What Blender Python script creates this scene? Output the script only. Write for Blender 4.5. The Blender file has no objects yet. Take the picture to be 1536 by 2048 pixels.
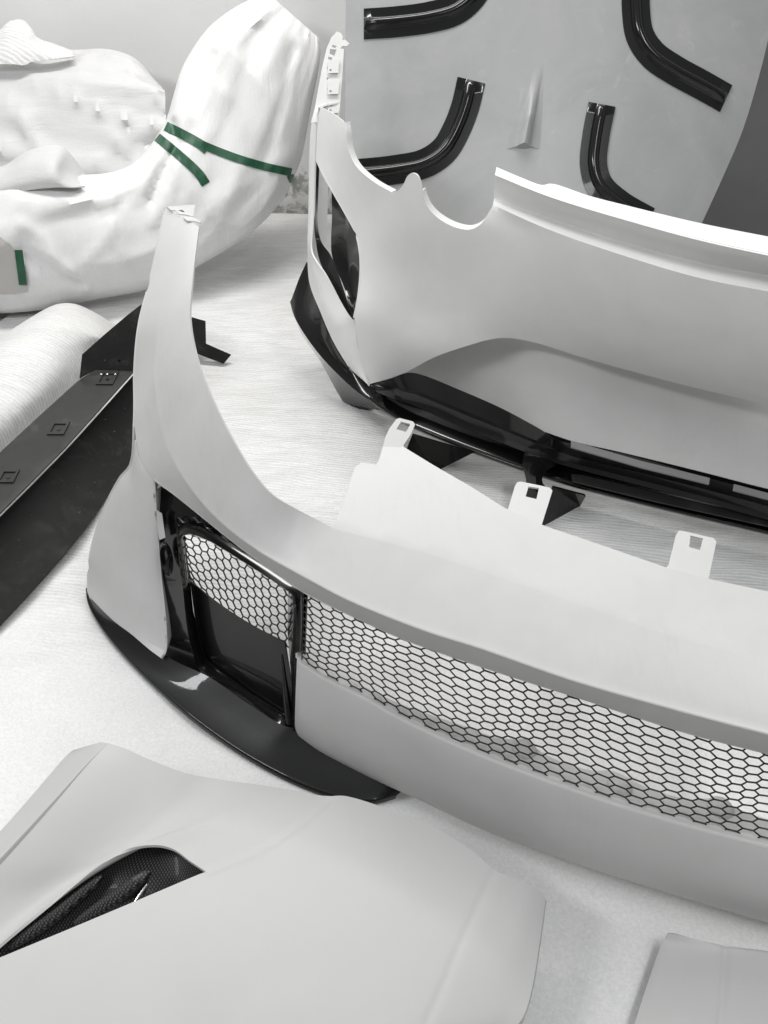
import bpy, bmesh, math, random
from math import radians, sin, cos, tan, pi, exp
from mathutils import Vector, Matrix, noise
from mathutils.bvhtree import BVHTree
from mathutils.geometry import delaunay_2d_cdt
random.seed(7)
S = bpy.context.scene
COL = S.collection

# ------------------------------------------------------------------ camera
FPX = 1650.0; PITCH = radians(40); HC = 1.25
cam = bpy.data.cameras.new('camera'); camo = bpy.data.objects.new('camera', cam)
COL.objects.link(camo); S.camera = camo
camo.location = (0, 0, HC); camo.rotation_euler = (pi/2 - PITCH, 0, 0)
cam.sensor_fit = 'HORIZONTAL'; cam.sensor_width = 36; cam.lens = 36*FPX/1536
cam.clip_start = 0.02; cam.clip_end = 100
S.render.resolution_x = 768; S.render.resolution_y = 1024

# ------------------------------------------------------------------ world and lamps
w = bpy.data.worlds.new('World'); S.world = w; w.use_nodes = True
_nt = w.node_tree; _g = _nt.nodes.new('ShaderNodeTexCoord'); _sx = _nt.nodes.new('ShaderNodeSeparateXYZ'); _r = _nt.nodes.new('ShaderNodeValToRGB')
_nt.links.new(_g.outputs['Generated'], _sx.inputs[0]); _mr = _nt.nodes.new('ShaderNodeMapRange'); _mr.inputs[1].default_value = -1; _mr.inputs[2].default_value = 1
_nt.links.new(_sx.outputs[2], _mr.inputs[0]); _nt.links.new(_mr.outputs[0], _r.inputs[0])      # a dim room below a pale ceiling
_e = _r.color_ramp.elements; _e[0].position = .45; _e[0].color = (.26, .258, .25, 1); _e[1].position = .92; _e[1].color = (.80, .82, .84, 1)
_m = _e.new(.62); _m.color = (.58, .58, .58, 1)
_nt.links.new(_r.outputs[0], _nt.nodes['Background'].inputs[0]); _nt.nodes['Background'].inputs[1].default_value = 0.42
def area(name, loc, target, sx, sy, power, col=(1, 1, 1)):
    l = bpy.data.lights.new(name, 'AREA'); l.shape = 'RECTANGLE'; l.size = sx; l.size_y = sy
    l.energy = power; l.color = col
    o = bpy.data.objects.new(name, l); COL.objects.link(o); o.location = loc
    d = Vector(target) - Vector(loc); o.rotation_euler = d.to_track_quat('-Z', 'Y').to_euler()
    return o
area('ceiling_or_fill_lamp', (-0.6, 2.85, 3.0), (-0.3, 1.5, 0), 2.6, 0.35, 74, (1, .985, .96))
area('ceiling_or_fill_lamp', (1.0, 2.9, 3.1), (0.2, 0.9, 0), 1.6, 0.22, 12, (1, .985, .96))
area('ceiling_or_fill_lamp', (0.8, -0.35, 2.6), (0.35, 0.8, 0), 1.6, 0.25, 11, (.99, 1, 1))  # unseen front fill, added to lift the rear bumper and near floor
area('ceiling_or_fill_lamp', (0.9, 0.2, 2.7), (0.5, 0.3, 0), 1.2, 0.2, 22, (.99, 1, 1))  # added fill, brightens the floor in the right foreground
area('ceiling_or_fill_lamp', (-2.3, 0.4, 2.4), (-0.6, 2.2, 0.4), 1.4, 0.3, 39, (.98, .99, 1))  # added fill from the left, lifts the wall, flare and rear face
S.view_settings.view_transform = 'Standard'; S.view_settings.look = 'None'
S.view_settings.exposure = -0.13; S.view_settings.gamma = 1.0
S.view_settings.use_curve_mapping = False

# ------------------------------------------------------------------ survey helpers: a sight line meets a real height or distance
CAM = Vector((0, 0, HC))
def ray(px, py):
    a = (px-768)/FPX; b = -(py-1024)/FPX
    return Vector((a, cos(PITCH)+b*sin(PITCH), -sin(PITCH)+b*cos(PITCH)))
def Z(px, py, z):
    r = ray(px, py); return CAM + r*((z-HC)/r.z)
def Y(px, py, y):
    r = ray(px, py); return CAM + r*(y/r.y)
def ZL(z, pts, dy=0, dz=0): return [Z(p[0], p[1], z)+Vector((0, dy, dz)) for p in pts]
def ZV(pts): return [Z(*p) for p in pts]
def YV(pts): return [Y(*p) for p in pts]
def sh(c, dx=0, dy=0, dz=0): return [p+Vector((dx, dy, dz)) for p in c]

def spline(pts, sub=10):
    if len(pts) < 3: return list(pts)
    P = [pts[0]*2-pts[1]] + list(pts) + [pts[-1]*2-pts[-2]]
    out = []
    for i in range(1, len(P)-2):
        p0, p1, p2, p3 = P[i-1:i+3]
        t0 = 0; t1 = t0+max((p1-p0).length, 1e-6)**.5; t2 = t1+max((p2-p1).length, 1e-6)**.5; t3 = t2+max((p3-p2).length, 1e-6)**.5
        for k in range(sub):
            t = t1+(t2-t1)*k/sub
            a1 = p0*((t1-t)/(t1-t0))+p1*((t-t0)/(t1-t0)); a2 = p1*((t2-t)/(t2-t1))+p2*((t-t1)/(t2-t1)); a3 = p2*((t3-t)/(t3-t2))+p3*((t-t2)/(t3-t2))
            b1 = a1*((t2-t)/(t2-t0))+a2*((t-t0)/(t2-t0)); b2 = a2*((t3-t)/(t3-t1))+a3*((t-t1)/(t3-t1))
            out.append(b1*((t2-t)/(t2-t1))+b2*((t-t1)/(t2-t1)))
    out.append(pts[-1].copy())
    return out
def resample(pts, n, smooth=True):
    q = spline(pts) if smooth else list(pts)
    L = [0]
    for a, b in zip(q, q[1:]): L.append(L[-1]+(b-a).length)
    out = []; j = 0
    for i in range(n):
        s = L[-1]*i/(n-1)
        while j < len(L)-2 and L[j+1] < s: j += 1
        d = L[j+1]-L[j]; f = (s-L[j])/d if d > 1e-9 else 0
        out.append(q[j].lerp(q[j+1], min(max(f, 0), 1)))
    return out

class M:
    """collects faces of ONE mesh"""
    def __init__(s): s.v = []; s.f = []
    def grid(s, rows):
        b = len(s.v); n = len(rows[0])
        for r in rows: s.v += [Vector(p) for p in r]
        for i in range(len(rows)-1):
            for j in range(n-1):
                a = b+i*n+j; s.f.append((a, a+1, a+n+1, a+n))
        return s
    def loft(s, curves, n=80, sub=1, smooth=True, across=False):
        R = [resample(c, n, smooth) for c in curves]
        if across:
            cols = [resample([r[j] for r in R], (len(R)-1)*sub+1) if False else spline([r[j] for r in R], sub) for j in range(n)]
            R = [[c[i] for c in cols] for i in range(len(cols[0]))]
        return s.grid(R)
    def coons(s, top, bot, left, right, nu=60, nv=40, bulge=None, smooth=(1, 1, 1, 1)):
        T = resample(top, nu, smooth[0]); B = resample(bot, nu, smooth[1]); L = resample(left, nv, smooth[2]); R = resample(right, nv, smooth[3])
        rows = []
        for i in range(nv):
            v = i/(nv-1); r = []
            for j in range(nu):
                u = j/(nu-1)
                p = T[j]*(1-v)+B[j]*v+L[i]*(1-u)+R[i]*u-(T[0]*(1-u)*(1-v)+T[-1]*u*(1-v)+B[0]*(1-u)*v+B[-1]*u*v)
                if bulge: p = p+bulge(u, v)
                r.append(p)
            rows.append(r)
        return s.grid(rows)
    def box(s, c, d, R=None):
        b = len(s.v)
        for x in (-1, 1):
            for y in (-1, 1):
                for z in (-1, 1):
                    p = Vector((x*d[0]/2, y*d[1]/2, z*d[2]/2))
                    if R: p = R @ p
                    s.v.append(Vector(c)+p)
        for f in ((0, 1, 3, 2), (4, 6, 7, 5), (0, 4, 5, 1), (2, 3, 7, 6), (0, 2, 6, 4), (1, 5, 7, 3)): s.f.append(tuple(b+i for i in f))
        return s
    def tube(s, path, r, n=8, sub=60, closed=False, smooth=True):
        P = resample(path, sub, smooth); up = Vector((0.13, .2, 1)).normalized(); b = len(s.v)
        for i, p in enumerate(P):
            t = (P[min(i+1, sub-1)]-P[max(i-1, 0)]).normalized()
            a = t.cross(up).normalized(); c = a.cross(t)
            rr = r(i/(sub-1)) if callable(r) else r
            for k in range(n): s.v.append(p+(a*cos(2*pi*k/n)+c*sin(2*pi*k/n))*rr)
        for i in range(sub-1):
            for k in range(n): s.f.append((b+i*n+k, b+i*n+(k+1) % n, b+(i+1)*n+(k+1) % n, b+(i+1)*n+k))
        s.f.append(tuple(b+k for k in range(n))[::-1]); s.f.append(tuple(b+(sub-1)*n+k for k in range(n)))
        return s
    def plate(s, outline, fn, holes=(), step=0):
        """flat outline (picture survey) triangulated and carried onto surface fn(px, py)"""
        pts = []; edges = []; loops = [outline]+list(holes)
        for lp in loops:
            b = len(pts); q = []
            for i, p in enumerate(lp):
                a = Vector(p); c = Vector(lp[(i+1) % len(lp)]); k = max(1, int((c-a).length/step)) if step else 1
                for m in range(k): q.append(a.lerp(c, m/k))
            pts += q; edges += [(b+i, b+(i+1) % len(q)) for i in range(len(q))]
        def inside(p, lp):
            r = False
            for i in range(len(lp)):
                x1, y1 = lp[i]; x2, y2 = lp[i-1]
                if (y1 > p[1]) != (y2 > p[1]) and p[0] < (x2-x1)*(p[1]-y1)/(y2-y1)+x1: r = not r
            return r
        if step:
            xs = [p[0] for p in outline]; ys = [p[1] for p in outline]; x = min(xs)
            k = 0
            while x < max(xs):
                y = min(ys)+(step/2 if k % 2 else 0)
                while y < max(ys):
                    if inside((x, y), outline) and not any(inside((x, y), h) for h in holes) and min((Vector((x, y))-q).length for q in pts[:400]) > step*.45: pts.append(Vector((x, y)))
                    y += step
                x += step; k += 1
        vv, ee, ff, *_ = delaunay_2d_cdt(pts, edges, [], 1, 1e-4)
        b = len(s.v); s.v += [fn(p.x, p.y) for p in vv]
        for f in ff:
            c = sum((vv[i] for i in f), Vector((0, 0)))/len(f)
            if inside(c, outline) and not any(inside(c, h) for h in holes): s.f.append(tuple(b+i for i in f))
        return s
    def tweak(s, fn):
        s.v = [fn(p) for p in s.v]; return s
    def build(s, name, mat, parent=None, thick=0, angle=35, bevel=0, wire=0, face_cam=True, merge=1e-4, sharp=None, offset=-1):
        base = Vector(parent['_base']) if parent and '_base' in parent else Vector((0, 0, 0))
        me = bpy.data.meshes.new(name)
        me.from_pydata([p-base for p in s.v], [], s.f); bm = bmesh.new(); bm.from_mesh(me)
        bmesh.ops.remove_doubles(bm, verts=bm.verts, dist=merge)
        bmesh.ops.dissolve_degenerate(bm, edges=bm.edges, dist=1e-6)
        if face_cam is None: bmesh.ops.recalc_face_normals(bm, faces=bm.faces)
        elif face_cam:
            bmesh.ops.recalc_face_normals(bm, faces=bm.faces); sm = 0
            for f in bm.faces: sm += (1 if f.normal.dot(CAM-base-f.calc_center_median()) > 0 else -1)*f.calc_area()
            if sm < 0: bmesh.ops.reverse_faces(bm, faces=bm.faces)
        bm.to_mesh(me); bm.free()
        for p in me.polygons: p.use_smooth = True
        me.set_sharp_from_angle(angle=radians(angle))
        o = bpy.data.objects.new(name, me); COL.objects.link(o); me.materials.append(mat)
        if thick:
            m = o.modifiers.new('Solidify', 'SOLIDIFY'); m.thickness = thick; m.offset = offset; m.use_even_offset = False
        if bevel:
            m = o.modifiers.new('Bevel', 'BEVEL'); m.width = bevel; m.segments = 2; m.limit_method = 'ANGLE'; m.angle_limit = radians(40); m.harden_normals = False
        if wire:
            m = o.modifiers.new('Wireframe', 'WIREFRAME'); m.thickness = wire; m.use_boundary = True; m.use_even_offset = False
        if o.modifiers:
            dg = bpy.context.evaluated_depsgraph_get(); me2 = bpy.data.meshes.new_from_object(o.evaluated_get(dg))
            o.modifiers.clear(); o.data = me2; me2.name = name; bpy.data.meshes.remove(me)
            for p in me2.polygons: p.use_smooth = True
            me2.set_sharp_from_angle(angle=radians(angle))
        if parent is not None:
            o.parent = parent; o['_base'] = list(base)
        return o

def thing(name, label, cat, loc, group=None):
    o = bpy.data.objects.new(name, None); COL.objects.link(o); o.location = loc; o.empty_display_size = .05
    o['_base'] = list(loc); o['label'] = label; o['category'] = cat
    if group: o['group'] = group
    return o
def tag(o, label, cat, group=None):
    o['label'] = label; o['category'] = cat
    if group: o['group'] = group
    return o
def dist_poly(p, poly):
    best = 9; side = 0
    for a, b in zip(poly, poly[1:]):
        d = b-a; t = min(max((p-a).dot(d)/max(d.length_squared, 1e-12), 0), 1)
        q = a+d*t; l = (p-q).length
        if l < best: best = l
    return best
def fold(m, path, w, h):
    """long soft tension fold pulled across a wrapping"""
    g = resample(path, 25)
    def f(p):
        d = dist_poly(p, g); return p+(CAM-p).normalized()*h*exp(-(d/w)**2) if d < w*3 else p
    m.tweak(f); return m
def groove(m, poly, depth, width, axis=Vector((0, 0, 1))):
    poly = resample(poly, 30)
    m.tweak(lambda p: p-axis*depth*exp(-(dist_poly(p, poly)/width)**2)); return m
def fitf(cp, mode='y'):
    """least-squares plane of distance (y) or height (z) over sight-line coordinates"""
    n = 3; A = [[0]*3 for _ in range(3)]; B = [0]*3
    for px, py, v in cp:
        r = (1, px/1000, py/1000)
        for i in range(3):
            B[i] += r[i]*v
            for j in range(3): A[i][j] += r[i]*r[j]
    x = Matrix(A).inverted() @ Vector(B)
    g = Y if mode == 'y' else Z
    return lambda px, py: g(px, py, x[0]+x[1]*px/1000+x[2]*py/1000)

def tps(cp, lam=1e-4):
    """smooth surface through surveyed 3D points, evaluated along a sight line"""
    import numpy as np
    q = []
    for p in cp:
        p = Vector(p); d = p-CAM; t = d.y*cos(PITCH)-d.z*sin(PITCH)
        x = d.x/t; yv = (d.y*sin(PITCH)+d.z*cos(PITCH))/t; q.append((x, -yv, 1/t))
    n = len(q); A = np.zeros((n+3, n+3)); b = np.zeros(n+3)
    U = lambda r2: 0 if r2 < 1e-12 else .5*r2*math.log(r2)
    for i in range(n):
        for j in range(n): A[i, j] = U((q[i][0]-q[j][0])**2+(q[i][1]-q[j][1])**2)
        A[i, i] += lam; A[i, n:n+3] = (1, q[i][0], q[i][1]); A[n:n+3, i] = A[i, n:n+3]; b[i] = q[i][2]
    w_ = np.linalg.solve(A, b)
    qa = np.array(q)
    def fn(px, py, push=0):
        x = (px-768)/FPX; y = (py-1024)/FPX; r2 = (qa[:, 0]-x)**2+(qa[:, 1]-y)**2; r2 = np.maximum(r2, 1e-12)
        v = float((w_[:n]*.5*r2*np.log(r2)).sum()+w_[n]+w_[n+1]*x+w_[n+2]*y)
        return CAM+ray(px, py)*(1/v+push)
    return fn
def pxs(pts, n=0, sub=6):
    """smooth picture-survey outline"""
    q = spline([Vector((p[0], p[1], 0)) for p in pts], sub); return [(p.x, p.y) for p in q]

# ------------------------------------------------------------------ materials
def mat(name, col, rough=.5, spec=.5, coat=0, coat_rough=.03, metallic=0):
    m = bpy.data.materials.new(name); m.use_nodes = True; nt = m.node_tree; b = nt.nodes['Principled BSDF']
    b.inputs['Base Color'].default_value = (*col, 1); b.inputs['Roughness'].default_value = rough
    b.inputs['Specular IOR Level'].default_value = spec; b.inputs['Coat Weight'].default_value = coat
    b.inputs['Coat Roughness'].default_value = coat_rough; b.inputs['Metallic'].default_value = metallic
    return m, nt, b
def nd(nt, t, **k):
    n = nt.nodes.new(t)
    for a, b in k.items():
        if a in n.inputs: n.inputs[a].default_value = b
        else: setattr(n, a, b)
    return n
def coords(nt, scale=(1, 1, 1), rot=(0, 0, 0)):
    g = nd(nt, 'ShaderNodeNewGeometry'); mp = nd(nt, 'ShaderNodeMapping')
    mp.inputs['Scale'].default_value = scale; mp.inputs['Rotation'].default_value = rot
    nt.links.new(g.outputs['Position'], mp.inputs['Vector']); return mp.outputs['Vector']
def noise_n(nt, vec, scale, detail=4, rough=.5, dist=0):
    n = nd(nt, 'ShaderNodeTexNoise'); n.inputs['Scale'].default_value = scale; n.inputs['Detail'].default_value = detail
    n.inputs['Roughness'].default_value = rough; n.inputs['Distortion'].default_value = dist
    nt.links.new(vec, n.inputs['Vector']); return n.outputs['Fac']
def ramp(nt, fac, stops):
    r = nd(nt, 'ShaderNodeValToRGB'); e = r.color_ramp.elements
    while len(e) < len(stops): e.new(.5)
    for i, (p, c) in enumerate(stops):
        e[i].position = p; e[i].color = (*(c if isinstance(c, tuple) else (c, c, c)), 1)
    nt.links.new(fac, r.inputs[0]); return r.outputs[0]
def mix(nt, a, b, fac, mode='MIX'):
    m = nd(nt, 'ShaderNodeMix'); m.data_type = 'RGBA'; m.blend_type = mode
    for v, i in ((fac, 0), (a, 6), (b, 7)):
        if hasattr(v, 'links') or isinstance(v, bpy.types.NodeSocket): nt.links.new(v, m.inputs[i])
        else: m.inputs[i].default_value = v if i == 0 else (*v, 1)
    return m.outputs[2]
def bump(nt, b, h, dist, strength=1, prev=None):
    n = nd(nt, 'ShaderNodeBump'); n.inputs['Distance'].default_value = dist; n.inputs['Strength'].default_value = strength
    nt.links.new(h, n.inputs['Height'])
    if prev: nt.links.new(prev, n.inputs['Normal'])
    nt.links.new(n.outputs[0], b.inputs['Normal']); return n.outputs[0]

def primer(name, g, rough=.42, tint=(1, 1, .985), smudge=.06):
    m, nt, b = mat(name, (g, g, g), rough, .4); v = coords(nt)
    a = noise_n(nt, v, 9, 5, .6, .4); s = noise_n(nt, v, 55, 3, .6)
    c = ramp(nt, a, [(.30, tuple(g*(1-smudge)*t for t in tint)), (.62, tuple(g*t for t in tint)), (.8, tuple(min(1, g*(1+smudge*.6))*t for t in tint))])
    sp = noise_n(nt, v, 260, 2, .5); sr = ramp(nt, sp, [(.0, 0.35), (.17, .55), (.20, 1)])
    c = mix(nt, c, sr, .6, 'MULTIPLY'); nt.links.new(c, b.inputs['Base Color'])
    hm_ = noise_n(nt, coords(nt, (1, 1, 1), (.4, .3, .9)), 3.3, 3, .5); st_ = noise_n(nt, coords(nt, (60, 9, 30), (.2, .7, .5)), 1.6, 6, .75)
    sm = nd(nt, 'ShaderNodeMath'); sm.operation = 'MULTIPLY'; nt.links.new(ramp(nt, hm_, [(.52, 0), (.66, 1)]), sm.inputs[0]); nt.links.new(ramp(nt, st_, [(.50, 0), (.62, smudge*2.2)]), sm.inputs[1])
    c = mix(nt, c, (g*.72, g*.71, g*.69), sm.outputs[0]); nt.links.new(c, b.inputs['Base Color'])
    r = ramp(nt, a, [(.3, rough-.07), (.7, rough+.1)]); nt.links.new(r, b.inputs['Roughness'])
    bump(nt, b, s, .0004, .35)
    return m
M_primer = primer('white_primer', .55, smudge=.055)
M_primer_rear = primer('light_grey_primer', .76, smudge=.05)
M_fender = primer('fender_primer', .50, .5, smudge=.03)
M_hoodm, nt, b = mat('hood_grey_primer', (.36, .37, .37), .38, .45)
v = coords(nt); a = noise_n(nt, v, 5, 6, .65, .6); a2 = noise_n(nt, v, 14, 6, .7, 1.2)
c = ramp(nt, a, [(.3, (.33, .338, .338)), (.6, (.375, .381, .379)), (.75, (.40, .403, .399))])
st = ramp(nt, a2, [(.60, 0), (.74, .32)]); c = mix(nt, c, (.58, .58, .56), st); nt.links.new(c, b.inputs['Base Color'])
bump(nt, b, a2, .001, .25)
def gloss(name, g=.005, weave=0.0, wscale=330, rough=.22, coat=1.0):
    m, nt, b = mat(name, (g, g, g), rough, .25, coat, .03); b.inputs['Coat IOR'].default_value = 1.42
    v = coords(nt, (1, 1, 1), (.3, .2, .6))
    if weave:
        w1 = nd(nt, 'ShaderNodeTexWave'); w1.bands_direction = 'DIAGONAL'; w1.inputs['Scale'].default_value = wscale; nt.links.new(v, w1.inputs[0])
        w2 = nd(nt, 'ShaderNodeTexWave'); w2.bands_direction = 'X'; w2.inputs['Scale'].default_value = wscale*.8
        nt.links.new(v, w2.inputs[0])
        mu = nd(nt, 'ShaderNodeMath'); mu.operation = 'MULTIPLY'; nt.links.new(w1.outputs['Fac'], mu.inputs[0]); nt.links.new(w2.outputs['Fac'], mu.inputs[1])
        c = ramp(nt, mu.outputs[0], [(0, g*.6), (.5, g+weave*.5), (1, g+weave)]); nt.links.new(c, b.inputs['Base Color'])
    n = noise_n(nt, v, 14, 2, .4); bump(nt, b, n, .0010, .15)
    d = noise_n(nt, coords(nt), 120, 4, .8); nt.links.new(ramp(nt, d, [(.45, .02), (.75, .12)]), b.inputs['Coat Roughness'])
    return m
M_gloss = gloss('gloss_black', coat=.8)
M_carbon = gloss('carbon_fibre', .003, .008, 110, .4, .55)
M_carbon_matt = gloss('satin_carbon_fibre', .006, .085, 115, .5, .06)
M_mesh, *_ = mat('black_grille_mesh', (.008, .008, .009), .35, .5)
M_skirt, nt, b = mat('dusty_black_plastic', (.012, .012, .013), .6, .2)
v = coords(nt); a = noise_n(nt, v, 10, 7, .7, .5); s = noise_n(nt, v, 90, 3, .6)
c = ramp(nt, a, [(.40, (.0015, .0015, .0015)), (.55, (.004, .004, .004)), (.72, (.028, .028, .027))])
c = mix(nt, c, (.30, .30, .29), ramp(nt, s, [(.70, 0), (.78, .6)])); nt.links.new(c, b.inputs['Base Color'])
nt.links.new(ramp(nt, a, [(.3, .42), (.7, .7)]), b.inputs['Roughness']); bump(nt, b, s, .0008, .3)
M_kraft, *_ = mat('grey_card', (.46, .45, .43), .7, .3)
M_flange, nt, b = mat('dark_grey_plastic', (.06, .06, .062), .5, .4)
v = coords(nt); a = noise_n(nt, v, 12, 6, .6, 1)
nt.links.new(ramp(nt, a, [(.35, .02), (.6, .026), (.7, .045)]), b.inputs['Base Color'])
M_bolt, *_ = mat('bolt_metal', (.5, .5, .5), .25, .5, 0, .03, 1)
M_tape, nt, b = mat('green_tape', (.018, .085, .042), .42, .4)
v = coords(nt); bump(nt, b, noise_n(nt, v, 60, 3, .6), .001, .4)
nt.links.new(ramp(nt, noise_n(nt, v, 30, 3), [(.3, (.014, .07, .035)), (.7, (.025, .105, .055))]), b.inputs['Base Color'])

def foam(name, ribs, g=.80, rot=0., rough=.5, ribscale=34, amp=.0022, fade=False):
    m, nt, b = mat(name, (g, g, g), rough, .45)
    v = coords(nt); big = noise_n(nt, v, 2.3, 4, .55, .3); grain = noise_n(nt, v, 190, 4, .75)
    c = ramp(nt, big, [(.3, (g*.92, g*.915, g*.90)), (.65, (g, g, g))])
    c = mix(nt, c, ramp(nt, grain, [(.35, .86), (.65, 1.0)]), 1.0, 'MULTIPLY')
    p = bump(nt, b, grain, .0014, .5)
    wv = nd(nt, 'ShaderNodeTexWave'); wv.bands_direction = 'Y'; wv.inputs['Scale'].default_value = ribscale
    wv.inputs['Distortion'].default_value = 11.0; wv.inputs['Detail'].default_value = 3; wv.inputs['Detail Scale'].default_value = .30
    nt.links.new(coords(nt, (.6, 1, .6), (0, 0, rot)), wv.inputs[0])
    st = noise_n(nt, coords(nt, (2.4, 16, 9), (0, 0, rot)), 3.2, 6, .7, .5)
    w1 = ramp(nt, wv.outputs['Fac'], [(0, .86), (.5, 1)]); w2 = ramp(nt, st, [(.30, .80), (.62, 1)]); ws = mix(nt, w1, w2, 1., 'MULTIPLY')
    hsum = nd(nt, 'ShaderNodeMath'); hsum.operation = 'MULTIPLY_ADD'; nt.links.new(wv.outputs['Fac'], hsum.inputs[0]); hsum.inputs[1].default_value = .5; nt.links.new(st, hsum.inputs[2])
    if fade:    # the press ribs die out towards the near end of the sheet
        sx = nd(nt, 'ShaderNodeSeparateXYZ'); nt.links.new(v, sx.inputs[0]); ad = nd(nt, 'ShaderNodeMath'); ad.operation = 'MULTIPLY_ADD'
        nt.links.new(noise_n(nt, v, 5, 3), ad.inputs[0]); ad.inputs[1].default_value = .5; nt.links.new(sx.outputs[1], ad.inputs[2])
        mr = nd(nt, 'ShaderNodeMapRange'); mr.interpolation_type = 'SMOOTHSTEP'; mr.inputs[1].default_value = 1.18; mr.inputs[2].default_value = 1.55; nt.links.new(ad.outputs[0], mr.inputs[0])
        f = nd(nt, 'ShaderNodeMath'); f.operation = 'MULTIPLY'; nt.links.new(mr.outputs[0], f.inputs[0]); f.inputs[1].default_value = .9
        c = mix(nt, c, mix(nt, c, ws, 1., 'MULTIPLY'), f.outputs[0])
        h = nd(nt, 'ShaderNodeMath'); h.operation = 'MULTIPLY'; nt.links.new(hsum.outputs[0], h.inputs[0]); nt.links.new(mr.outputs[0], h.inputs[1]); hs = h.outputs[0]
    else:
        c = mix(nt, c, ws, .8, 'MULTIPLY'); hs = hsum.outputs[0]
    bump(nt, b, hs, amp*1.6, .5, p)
    nt.links.new(c, b.inputs['Base Color']); return m
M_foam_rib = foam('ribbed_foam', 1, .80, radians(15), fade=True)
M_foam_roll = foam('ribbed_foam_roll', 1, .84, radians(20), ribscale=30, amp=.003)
def wrap(name, rot, axis=(1, 1, 1), g=.76):
    m, nt, b = mat(name, (g, g, g), .42, .4)
    v = coords(nt); gr = noise_n(nt, v, 230, 3, .7)
    vs = coords(nt, axis, rot); wr = noise_n(nt, vs, 3.2, 5, .6, .4)
    c = mix(nt, ramp(nt, gr, [(.3, (g*.93, g*.93, g*.92)), (.7, (g, g, g))]), ramp(nt, wr, [(.3, .95), (.6, 1)]), 1., 'MULTIPLY')
    nt.links.new(c, b.inputs['Base Color'])
    p = bump(nt, b, gr, .0012, .5); bump(nt, b, wr, .008, .5, p); return m
M_wrap = wrap('foam_wrap', (0, radians(25), 0), (4.5, 1, .7))
M_wrap_box = wrap('foam_wrap_flat', (0, 0, 0), (.8, 3, 6), .64)
M_floor, nt, b = mat('concrete_floor', (.3, .29, .27), .5, .4)
v = coords(nt); nt.links.new(ramp(nt, noise_n(nt, v, 4, 6, .6), [(.3, (.24, .232, .215)), (.7, (.33, .318, .295))]), b.inputs['Base Color'])
M_wall, nt, b = mat('white_plaster', (.78, .78, .76), .7, .3)
v = coords(nt); a = noise_n(nt, v, 1.5, 6, .6, .6); pl = noise_n(nt, v, 26, 5, .7, .5)
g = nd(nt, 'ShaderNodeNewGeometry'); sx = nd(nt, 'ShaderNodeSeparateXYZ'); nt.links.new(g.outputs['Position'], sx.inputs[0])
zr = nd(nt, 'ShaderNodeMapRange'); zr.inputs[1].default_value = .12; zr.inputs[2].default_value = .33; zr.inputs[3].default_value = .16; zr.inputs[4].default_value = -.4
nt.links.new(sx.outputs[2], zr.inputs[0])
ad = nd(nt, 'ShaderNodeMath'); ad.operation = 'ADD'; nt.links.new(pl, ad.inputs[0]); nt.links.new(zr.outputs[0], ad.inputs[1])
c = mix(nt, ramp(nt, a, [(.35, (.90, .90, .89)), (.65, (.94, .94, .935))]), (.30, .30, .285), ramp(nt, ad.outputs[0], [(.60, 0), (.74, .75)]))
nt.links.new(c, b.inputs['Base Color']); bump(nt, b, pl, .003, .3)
M_shade_flange, nt, b = mat('wall_shade_and_flange', (.10, .10, .10), .6, .3)  # dark grey stands in for wall shade; the diffuser flanges share it
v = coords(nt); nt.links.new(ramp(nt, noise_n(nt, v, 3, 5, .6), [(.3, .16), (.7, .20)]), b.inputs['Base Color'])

# ------------------------------------------------------------------ setting
def structure(o): o['kind'] = 'structure'; return o
structure(M().grid([[(-4, -2, -.02), (4, -2, -.02)], [(-4, 3.6, -.02), (4, 3.6, -.02)]]).build('floor', M_floor))
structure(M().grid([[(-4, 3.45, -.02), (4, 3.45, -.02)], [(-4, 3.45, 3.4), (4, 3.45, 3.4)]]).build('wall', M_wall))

def sheet(outline, n, base, amp, seed, sc=(3, 5)):
    """floor-laid sheet: four corners, gentle ripples"""
    a, b_, c, d = [Vector((*p, 0)) for p in outline]; rows = []
    for i in range(n):
        r = []
        for j in range(n):
            u = j/(n-1); v = i/(n-1); p = a*(1-u)*(1-v)+b_*u*(1-v)+c*u*v+d*(1-u)*v
            h = noise.noise(Vector((p.x*sc[0]*.6+seed, p.y*sc[1]*.8, seed)))*.6+noise.noise(Vector((p.x*sc[0]*1.2, p.y*sc[1]*2.0+seed, 3)))*.3+.10*(1-abs(noise.noise(Vector((p.x*2.2+p.y*1.5, p.y*7, 8))))*2)
            p.z = base+amp*(h+.5)
            r.append(p)
        rows.append(r)
    return M().grid(rows)
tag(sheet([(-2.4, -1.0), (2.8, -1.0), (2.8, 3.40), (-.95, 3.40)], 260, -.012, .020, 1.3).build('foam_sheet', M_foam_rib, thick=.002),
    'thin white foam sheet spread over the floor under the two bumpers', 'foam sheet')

# ------------------------------------------------------------------ FRONT BUMPER
fb = thing('front_bumper', 'white primer front bumper with black mesh grille and carbon lip', 'bumper', (0, .9, 0))
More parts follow.
